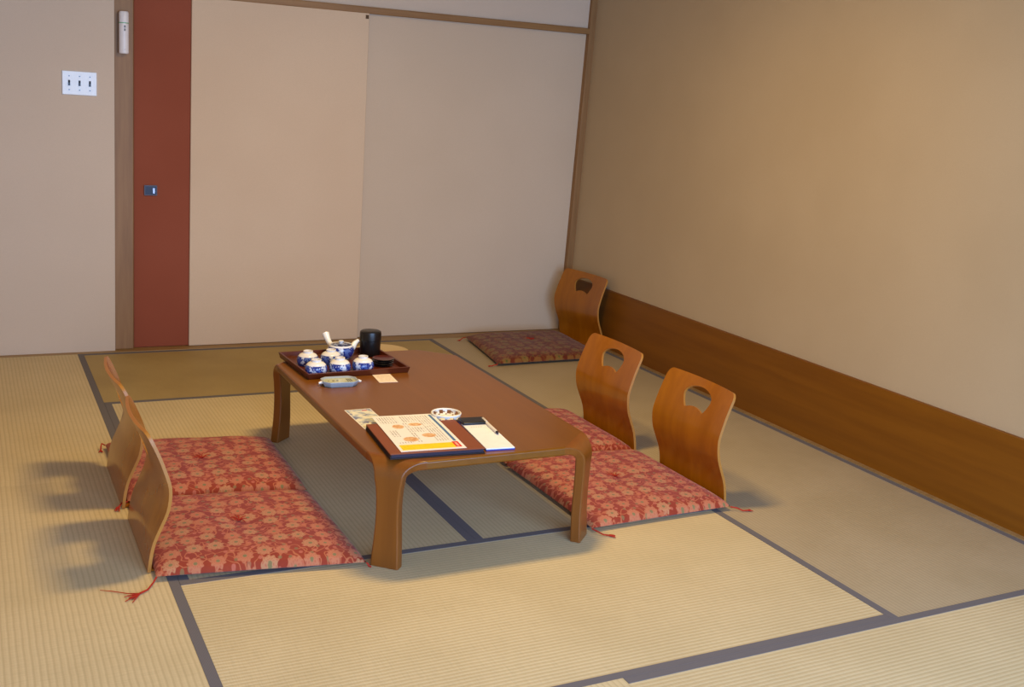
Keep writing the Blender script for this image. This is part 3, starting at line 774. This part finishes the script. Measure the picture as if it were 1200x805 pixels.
# openwork bowl
bw_ = thing('openwork_bowl', 'small round cream openwork bowl behind the folder on the table', 'bowl', (0.889, 1.148, TZ))
bm = bmesh.new(); seg = 40
prof = [(0.034, 0.004), (0.040, 0.0065), (0.044, 0.0095), (0.047, 0.0130), (0.0488, 0.0165), (0.0495, 0.0205), (0.050, 0.024)]
V = [[bm.verts.new((r * cos(2*pi*i/seg), r * sin(2*pi*i/seg), z)) for i in range(seg)] for r, z in prof]
Vi = [[bm.verts.new(((r - .0035) * cos(2*pi*i/seg), (r - .0035) * sin(2*pi*i/seg), z + .0008)) for i in range(seg)] for r, z in prof]
hole = lambda a, i: a in (2, 3, 4) and (i % 4) in ((1, 2) if a != 3 else (0, 1, 2)) or (a == 1 and i % 4 == 3)
for a in range(len(prof) - 1):
    for i in range(seg):
        j = (i + 1) % seg
        if not hole(a, i):
            bm.faces.new((V[a][i], V[a][j], V[a+1][j], V[a+1][i])); bm.faces.new((Vi[a][i], Vi[a+1][i], Vi[a+1][j], Vi[a][j]))
            for (aa, ii, e0, e1) in ((a, i - 1, (a, i), (a+1, i)), (a, j, (a, j), (a+1, j)), (a - 1, i, (a, i), (a, j)), (a + 1, i, (a+1, i), (a+1, j))):
                if 0 <= aa < len(prof) - 1 and hole(aa, ii % seg):
                    bm.faces.new((V[e0[0]][e0[1]], V[e1[0]][e1[1]], Vi[e1[0]][e1[1]], Vi[e0[0]][e0[1]]))
for i in range(seg):
    j = (i + 1) % seg
    bm.faces.new((V[0][i], V[0][j], Vi[0][j], Vi[0][i]))
obj('lattice_wall', bm, PORCELAIN, bw_, True, 40)
bm = bmesh.new()
ring = [(0.0483 + 0.0028 * cos(2*pi*k/8), 0.024 + 0.0028 * sin(2*pi*k/8)) for k in range(9)]
lathe(bm, ring, 40); obj('rim', bm, PORCELAIN, bw_, True)
bm = bmesh.new(); lathe(bm, [(0, 0), (0.032, 0), (0.036, 0.004), (0.034, 0.006), (0, 0.0055)], 32); obj('base', bm, PORCELAIN, bw_, True, 40)
# clipboard pad
RP = radians(-6)
cp = thing('clipboard', 'small blue-edged clipboard with white notepaper on the right of the folder', 'clipboard', (0.9445, 0.955, TZ), RP)
o = obj('board', bx(-0.046, 0.048, -0.151, 0.151, 0, 0.005), BLUEBOARD, cp); bev(o, 0.001)
o = obj('paper', bx(-0.046, 0.0465, -0.150, 0.110, 0.005, 0.0085), PAPER, cp)
o = obj('clip', bx(-0.046, 0.040, 0.088, 0.150, 0.0087, 0.0175), BLACK, cp); bev(o, 0.004, 3)
bm = bmesh.new()
for i in range(5): box(bm, -0.026 + i * .008, -0.021 + i * .008, 0.066, 0.069, 0.0085, 0.0088)
obj('letterhead', bm, plain('letterhead_ink', srgb(206, 176, 160), 0.6), cp)
pn = thing('pen', 'white ballpoint pen with dark tip lying along the clipboard edge', 'pen', (0.9855, 1.008, TZ + 0.0085), RP)
bm = bmesh.new(); tube(bm, [(0, -0.068, .0052), (0, -0.062, .0052), (0, 0.074, .0052), (0, 0.080, .0052)], [.0044, .005, .005, .0042], 14); obj('barrel', bm, WHITE_PLASTIC, pn, True, 40)
bm = bmesh.new(); tube(bm, [(0, -0.083, .0052), (0, -0.079, .0052), (0, -0.068, .0052)], [.0012, .0034, .0046], 14); obj('tip', bm, NAVY, pn, True, 40)
bm = bmesh.new(); box(bm, -.0015, .0015, 0.03, 0.074, .0102, .0118); obj('pocket_clip', bm, WHITE_PLASTIC, pn)

# pale round mat on the floor behind the table
bm = bmesh.new(); lathe(bm, [(0, 0), (0.146, 0), (0.150, 0.004), (0.148, 0.008), (0.138, 0.0095), (0.134, 0.008), (0, 0.008)], 48)
k = NT('woven_straw', 0.8, 0.2); co = k.co(); r = k.vmath('LENGTH', co)
c = k.mix(k.smooth(k.math('SINE', k.math('MULTIPLY', r, 2 * pi / 0.009)), -.5, .5), srgb(238, 210, 156), srgb(226, 194, 138))
o = obj('round_mat', bm, k.col(c), None, True, 40); o.location = (1.457, 3.392, 0.0005)
tag(o, 'pale round flat mat on the tatami just behind the far edge of the table', 'round mat')

# ------------------------------------------------------------------ light
def area(name, loc, rot, sx, sy, power, col, shape='RECTANGLE', spread=pi):
    l = bpy.data.lights.new(name, 'AREA'); l.shape = shape; l.size = sx; l.size_y = sy; l.energy = power; l.color = col; l.spread = spread
    o = bpy.data.objects.new(name, l); COL.objects.link(o); o.location = loc; o.rotation_euler = rot
    return o
area('ceiling_lamp', (1.02, 1.28, 2.38), (0, 0, 0), 0.56, 0.22, 49, (1.0, 0.69, 0.25))
area('window_daylight', (0.95, -2.6, 1.05), (radians(80), 0, 0), 3.3, 1.9, 245, (0.40, 0.61, 1.0))
w = bpy.data.worlds.new('World'); SC.world = w; w.use_nodes = True
w.node_tree.nodes['Background'].inputs[0].default_value = (0.62, 0.75, 1.0, 1); w.node_tree.nodes['Background'].inputs[1].default_value = 0.15

# ------------------------------------------------------------------ camera
cam = bpy.data.cameras.new('Camera'); co_ = bpy.data.objects.new('Camera', cam); COL.objects.link(co_)
Mr = ((0.8792809181153203, -0.47111737103996504, 0.07009628907917574), (0.47562614065287584, 0.8606239659036191, -0.18195099241272944), (0.025393726901150944, 0.1933256631094751, 0.9808059678740498))
Cc = (-0.5070021448343183, -2.093937109991125, 1.40350133715263)
F_, PX, PY = 1283.8418902696799, 654.3797191806849, 354.4124674159622
cam.sensor_fit = 'HORIZONTAL'; cam.sensor_width = 36; cam.lens = F_ / 1200 * 36
cam.shift_x = -(PX - 600) / 1200; cam.shift_y = (PY - 402.5) / 1200
cam.clip_start = 0.05
R = Matrix(((Mr[0][0], Mr[2][0], -Mr[1][0]), (Mr[0][1], Mr[2][1], -Mr[1][1]), (Mr[0][2], Mr[2][2], -Mr[1][2])))
co_.matrix_world = Matrix.Translation(Cc) @ R.to_4x4()
SC.camera = co_
vs = SC.view_settings
vs.view_transform = 'Standard'; vs.look = 'None'; vs.exposure = -0.12; vs.gamma = 1.0
vs.use_curve_mapping = False
